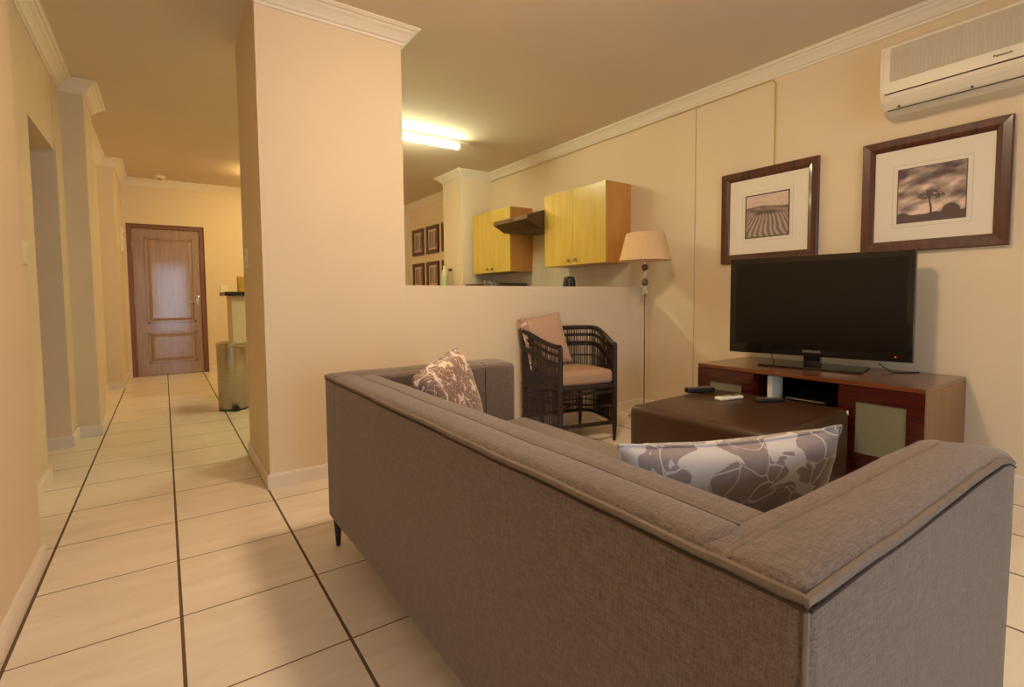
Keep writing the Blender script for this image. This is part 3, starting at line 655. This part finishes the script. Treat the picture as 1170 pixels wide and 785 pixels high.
# ------------------------------------------------------------------ sofa
SX0,SX1,SY0,SY1,SZ = .52,1.36,.225,2.035,.70
t = thing('sofa', 'taupe linen two-seater sofa with piped square arms seen from behind', 'sofa', ((SX0+SX1)/2,(SY0+SY1)/2,0))
def puff_top(amt, ax):
    def f(p, q, h):
        if q.z > 0:
            k = 1-(q[ax]/h[ax])**2; p = p.copy(); p.z += amt*k*max(0,q.z/h.z)**4
        return p
    return f
def crease(y):   # gentle waviness so the upholstery is not ruler straight
    return .0010*math.sin(y*13)+.0006*math.sin(y*29+1)
def sofa_back(p, q, h):
    p = p.copy()
    if q.z > h.z*.8:
        d = abs(p.x-.618); 
        k = max(0,1-((p.x-.57)/.055)**2)
        p.z += .008*max(0,k) - .006*math.exp(-(d/.008)**2) + crease(p.y)
    if q.x < -h.x*.5: p.x += .002*math.sin(p.y*9)*math.sin(p.z*7)
    return p
bm = B(); rbox(bm, SX0,.698, .335,1.93, .118,SZ, .026, 4, 14, sofa_back); obj('backrest', bm, M['linen'], t, smooth=True)
def sofa_arm(y0, y1, s):
    def fn(p, q, h):
        p = p.copy()
        if q.z > h.z*.8:
            yy = (p.y-y0)/(y1-y0) if s > 0 else (y1-p.y)/(y1-y0)
            p.z += .006*max(0,1-((yy-.33)/.36)**2) + crease(p.x)
            k = max(0,(p.x-(SX1-.09))/.09); p.z -= .016*k*k*(1 if s>0 else .6)
        if q.y*s < -h.y*.5: p.y += .002*math.sin(p.x*9+1)*math.sin(p.z*8)
        return p
    bm = B(); rbox(bm, SX0,SX1, y0,y1, .118,SZ, .022, 4, 14, fn); return obj('arm', bm, M['linen'], t, smooth=True)
an = sofa_arm(SY0, .365, 1); af = sofa_arm(1.885, SY1, -1)
def pipe(name, pts, r=.0055, mat='piping', par=None):
    # resample
    out = []
    for a,b_ in zip(pts, pts[1:]):
        a,b_ = Vector(a),Vector(b_); n = max(2,int((b_-a).length/.03))
        out += [a.lerp(b_,i/n) for i in range(n)]
    out.append(Vector(pts[-1]))
    out = [Vector((p.x,p.y,p.z+(crease(p.x) if p.y < .33 or p.y > 1.9 else crease(p.y))*.9)) for p in out]
    bm = B(); tube(bm, out, r, 8); obj(name, bm, M[mat], par or t, smooth=True)
zt_ = SZ-.008
pipe('piping', [(SX1-.004,SY0+.006,zt_-.022),(SX1-.05,SY0+.004,zt_-.008),(SX1-.10,SY0+.004,zt_),(SX0+.004,SY0+.004,zt_),(SX0+.004,SY1-.004,zt_),(SX1-.06,SY1-.004,zt_),(SX1-.004,SY1-.004,zt_-.014)], .0058)
pipe('piping', [(.618,.330,SZ-.002),(.618,1.89,SZ-.002)], .0042)
pipe('piping', [(SX0+.004,.322,SZ-.009),(SX0+.02,.322,SZ-.002),(SX1-.10,.322,SZ-.002),(SX1-.05,.322,SZ-.008),(SX1-.002,.322,SZ-.030)], .0046)
pipe('seam', [(SX0+.004,.3145,SZ-.006),(SX0+.02,.3145,SZ-.0005),(SX1-.10,.3145,SZ-.0005),(SX1-.05,.3145,SZ-.006),(SX1-.004,.3145,SZ-.026)], .0020, 'seam')
pipe('seam', [(.6105,.335,SZ-.0005),(.6105,1.885,SZ-.0005)], .0020, 'seam')
pipe('seam', [(SX0-.0002,SY0+.002,zt_-.0085),(SX0-.0002,SY1-.01,zt_-.0085)], .0022, 'seam')
pipe('seam', [(SX0+.002,SY0-.0002,zt_-.0085),(SX1-.10,SY0-.0002,zt_-.0085),(SX1-.05,SY0,zt_-.016),(SX1-.006,SY0+.001,zt_-.030)], .0022, 'seam')
pipe('seam', [(SX0+.010,1.930,SZ-.001),(SX1-.10,1.930,SZ-.001),(SX1-.01,1.930,SZ-.012)], .0022, 'seam')
pipe('corner_welt', [(SX0+.005,SY0+.005,.13),(SX0+.005,SY0+.005,zt_)], .0036)
pipe('seam', [(1.19,1.8845,.40),(1.19,1.8845,SZ-.025),(1.19,1.892,SZ-.006),(1.19,1.91,SZ),(1.19,1.928,SZ)], .0024, 'seam')
bm = B(); rbox(bm, .70,SX1-.01, .36,1.89, .118,.29, .015, 3, 4); obj('seat_base', bm, M['linen'], t, smooth=True)
def puffc(p,q,h):
    p = p.copy(); k = (1-(q.x/h.x)**2)*(1-(q.y/h.y)**2)
    if q.z>0: p.z += .012*k
    return p
bm = B(); rbox(bm, .70,SX1+.05, .367,1.883,   .292,.432, .022, 4, 10, puffc); obj('seat_cushion', bm, M['linen'], t, smooth=True)
for x,y in ((SX0+.03,SY1-.03),(SX0+.03,SY0+.04),(SX1-.05,SY1-.04),(SX1-.05,SY0+.04)):
    bm = B(); lathe_solid(bm, [(.008,0),(.009,.004),(.017,.118)], x,y,16); obj('leg', bm, M['blackmetal'], t, smooth=True)

# ------------------------------------------------------------------ cushions
def cushion(name, label, w, h, th, mat, loc, rot, sag=0, pmat=None, asym=0, rnd=0):
    t = thing(name, label, 'cushion', loc); t.rotation_euler = rot
    bm = B(); n = 36
    def P(i,j,s):
        u,v = -1+2*i/n, -1+2*j/n
        k = 1-rnd*(u*u*v*v)**2; pu = (1-.05*(1-v*v))*k; pv = (1-.05*(1-u*u))*k
        z = th/2*((max(0,1-u**4))*(max(0,1-v**4)))**.55
        z *= 1+.05*noise.noise(Vector((u*2,v*2,s+w*10)))
        yv = v*h/2*pv
        if v > 0: yv -= sag*(1-u*u)*v - asym*u*v
        wr = .006*noise.noise(Vector((u*5,v*5,3+s)))*(abs(u*v))
        return Vector((u*w/2*pu, s*z+wr, yv))
    for s in (-1,1):
        g = [[bm.verts.new(P(i,j,s)) for j in range(n+1)] for i in range(n+1)]
        for i in range(n):
            for j in range(n): bm.faces.new((g[i][j],g[i+1][j],g[i+1][j+1],g[i][j+1]))
    obj('cover', bm, mat, t, world=False, smooth=True, weld=True)
    # welt round the edge
    pts = []
    for i in range(n): pts.append(P(i,0,0))
    for j in range(n): pts.append(P(n,j,0))
    for i in range(n,0,-1): pts.append(P(i,n,0))
    for j in range(n,0,-1): pts.append(P(0,j,0))
    bm = B(); tube(bm, pts, .0035, 6, closed=True); obj('edge_seam', bm, pmat or mat, t, world=False, smooth=True)
    return t
R = math.radians
cushion('cushion', 'grey and white damask cushion in the near corner of the sofa', .51,.265,.13, M['damaskg'], (1.009,.615,.574), (R(14),R(-1),R(-26)), sag=.014, asym=.004)
cushion('cushion', 'brown and cream damask cushion in the far corner of the sofa', .38,.335,.14, M['damaskb'], (.915,1.715,.603), (R(-14),R(-11),R(35)), sag=0, rnd=.07)

# ------------------------------------------------------------------ armchair
fl_, fr_ = Vector((2.14,2.47)), Vector((2.56,2.385))
o2 = (fl_+fr_)/2; ang = math.atan2((fr_-fl_).y,(fr_-fl_).x); hw = (fr_-fl_).length/2
t = thing('cane_armchair', 'dark cane tub armchair with a tan seat cushion against the half wall', 'armchair', (o2.x,o2.y,0), ang)
U = [(-hw,0),(-hw-.055,.12),(-.315,.24),(-.335,.33),(-.285,.395),(-.14,.418),(0,.425),(.14,.425),(.235,.40),(.27,.33),(.262,.2),(hw+.03,.1),(hw,0)]
def spl(P, n=6):
    out = []
    for i in range(len(P)-1):
        p0 = Vector(P[max(i-1,0)]); p1 = Vector(P[i]); p2 = Vector(P[i+1]); p3 = Vector(P[min(i+2,len(P)-1)])
        for k in range(n):
            q = k/n; out.append(.5*((2*p1)+(-p0+p2)*q+(2*p0-5*p1+4*p2-p3)*q*q+(-p0+3*p1-3*p2+p3)*q**3))
    out.append(Vector(P[-1])); return out
US = spl(U)
def ztop(v): k = min(1,v/.36); return .668+.098*k*k*(3-2*k)
def ring(z, inset=0, clip=None):
    out = []
    for p in US:
        q = p*1; c = Vector((0,.2)); dd = (q-c); 
        if dd.length > 0: q = q - dd.normalized()*inset
        zz = z(p.y) if callable(z) else z
        out.append((q.x,q.y,zz))
    return out
def part_tube(name, pts, r, mat='wicker', seg=10, par=None):
    bm = B(); tube(bm, pts, r, seg); return obj(name, bm, M[mat], par or t, world=False, smooth=True)
part_tube('arm_rail', ring(ztop), .017)
for x in (-hw,hw):
    part_tube('leg', [(x,0,.668),(x,0,.42),(x,0,.12),(x*.98,-.004,0)], [.017,.018,.017,.010])
for x in (-.14,.14):
    part_tube('leg', [(x*1.15,.37,.45),(x*1.15,.36,.12),(x*1.15,.37,0)], [.013,.013,.009])
part_tube('seat_frame', [(-hw,.0,.385),(hw,0,.385)], .018); part_tube('seat_frame', ring(.385,.008), .014)
part_tube('front_rail', [(-hw,0,.345),(hw,0,.345)], .012)
part_tube('stretcher', [(-hw,0,.130),(hw,0,.130)], .015); part_tube('stretcher', ring(.130,.01), .013)
part_tube('stretcher', [(-hw,0,.24),(.16,.36,.22)], .008); part_tube('stretcher', [(hw,0,.24),(-.16,.36,.22)], .008)
part_tube('stretcher', [(-.16,.36,.26),(.16,.36,.26)], .009)
for dz, r in ((-.050,.007),(-.062,.005),(-.112,.010),(-.128,.010),(-.21,.006)):
    part_tube('weave_band', ring(lambda v, dz=dz: ztop(v)+dz, .004), r, 'wicker', 8)
for z in (.30,.215):
    part_tube('weave_band', ring(z, .006), .005, 'wicker', 8)
# slender upright reeds all round
bm = B(); L = [0]
for a,b_ in zip(US,US[1:]): L.append(L[-1]+(b_-a).length)
tot = L[-1]; nre = 165
for i in range(nre):
    s = (i+.5)/nre*tot; k = max(j for j in range(len(L)) if L[j] <= s); k = min(k,len(US)-2)
    p = US[k].lerp(US[k+1], (s-L[k])/(L[k+1]-L[k])); c = (p-Vector((0,.2))).normalized()
    zt2 = ztop(p.y); lean = random.uniform(-.006,.006); tang = Vector((-c.y,c.x))
    q = p-c*.006
    tube(bm, [(q.x+tang.x*lean,q.y+tang.y*lean,zt2),(q.x,q.y,.39),(q.x-c.x*.004-tang.x*lean,q.y-c.y*.004,.13)], random.uniform(.002,.003), 5)
o = obj('reed_weave', bm, M['reed'], t, world=False, smooth=True)
bm = B(); rbox(bm, -hw+.008,hw-.008, -.005,.39, .400,.495, .03, 4, 8, lambda p,q,h: Vector((p.x*(1-.25*max(0,(p.y-.2)/.2)**2),p.y,p.z+(.016*(1-(q.x/h.x)**2)*(1-(q.y/h.y)**2) if q.z>0 else 0))))
obj('seat_cushion', bm, M['tancush'], t, world=False, smooth=True)
cushion('cushion', 'plain tan cushion with a patterned edge leaning in the cane armchair', .33,.36,.09, M['damaskt'], (2.235,2.74,.692), (R(-15),R(-8),R(-10)))

# ------------------------------------------------------------------ ottoman
oc = Vector((2.455,1.44)); t = thing('ottoman', 'square dark brown leatherette ottoman in front of the television stand', 'ottoman', (oc.x,oc.y,0), R(2))
def op(p,q,h):
    p = p.copy(); k = (1-(q.x/h.x)**2)*(1-(q.y/h.y)**2)
    if q.z > 0: p.z += .012*k*(q.z/h.z)
    return p
bm = B(); rbox(bm, -.40,.40, -.38,.38, .06,.418, .038, 5, 12, op); obj('upholstery', bm, M['leather'], t, world=False, smooth=True)
for x in (-.34,.34):
    for y in (-.32,.32):
        bm = B(); lathe_solid(bm, [(.02,0),(.025,.065)], x,y,16); obj('foot', bm, M['black'], t, world=False, smooth=True)
bm = B(); box(bm, .393,.402, -.371,-.365, .385,.405); obj('corner_tag', bm, M['white'], t, world=False)
# things lying on the ottoman
def remote(name, label, x, y, a, w, l, h, body, tilt=0, keys=True, lcd=False, z=.4285):
    t = thing(name, label, 'remote control', (x,y,z), R(a))
    bm = B(); rbox(bm, -l/2,l/2, -w/2,w/2, 0,h, min(h*.45,.008), 3, 4, lambda p,q,hh: Vector((p.x,p.y*(1+.12*q.x/hh.x),p.z))); obj('case', bm, body, t, world=False, smooth=True)
    if lcd:
        bm = B(); box(bm, l*.08,l*.36, -w*.3,w*.3, h,h+.001); obj('display', bm, M['hoodg'], t, world=False)
    bm = B()
    for i in range(5):
        for j in range(3): xk = -l*.38+i*l*(.11 if lcd else .17); yk = (j-1)*w*.27; box(bm, xk,xk+l*.06, yk-w*.07,yk+w*.07, h-.0005,h+.0016)
    obj('keypad', bm, M['greytext'], t, world=False)
    return t
remote('telephone_handset', 'chunky black cordless handset lying leftmost on the ottoman', 2.60, 1.755, -22, .055, .17, .030, M['black'])
remote('remote_control', 'white remote control in the middle of the ottoman', 2.55, 1.54, -12, .052, .165, .019, M['white'], lcd=True)
remote('remote_control', 'slim black remote control rightmost on the ottoman', 2.67, 1.385, -30, .045, .15, .017, M['black'])

# ------------------------------------------------------------------ daylight, world, camera
w = bpy.data.worlds.new('sky'); bpy.context.scene.world = w; w.use_nodes = True
bg = w.node_tree.nodes['Background']; bg.inputs[0].default_value = (.62,.78,1,1); bg.inputs[1].default_value = 1.6
ld = bpy.data.lights.new('window_daylight', 'AREA'); ld.shape = 'RECTANGLE'; ld.size = WX1-WX0-.1; ld.size_y = WZ1-.1; ld.energy = 48; ld.color = (.8,.89,1)
lo = bpy.data.objects.new('window_daylight', ld); C.objects.link(lo); lo.location = ((WX0+WX1)/2, YB-.25, WZ1/2); lo.rotation_euler = (PI/2,0,PI)

fpx = 568.015; yw, pt, rl = map(math.radians, (34.1243, 3.15631, .53801))
fw = Vector((math.sin(yw)*math.cos(pt), math.cos(yw)*math.cos(pt), -math.sin(pt)))
rt = Vector((math.cos(yw), -math.sin(yw), 0)); dn = fw.cross(rt)
r2 = rt*math.cos(rl)+dn*math.sin(rl); d2 = -rt*math.sin(rl)+dn*math.cos(rl)
cam = bpy.data.cameras.new('camera'); co = bpy.data.objects.new('camera', cam); C.objects.link(co)
mw = Matrix(((r2.x,-d2.x,-fw.x,0),(r2.y,-d2.y,-fw.y,0),(r2.z,-d2.z,-fw.z,1.0),(0,0,0,1)))
co.matrix_world = mw
cam.sensor_width = 36; cam.lens = 36*fpx/1170; cam.shift_x = 12.408/1170; cam.shift_y = -21.511/1170; cam.clip_start = .02; cam.clip_end = 100
bpy.context.scene.camera = co
vs = bpy.context.scene.view_settings; vs.view_transform = 'Standard'; vs.look = 'None'; vs.gamma = 1; vs.use_curve_mapping = False; vs.exposure = 1.88
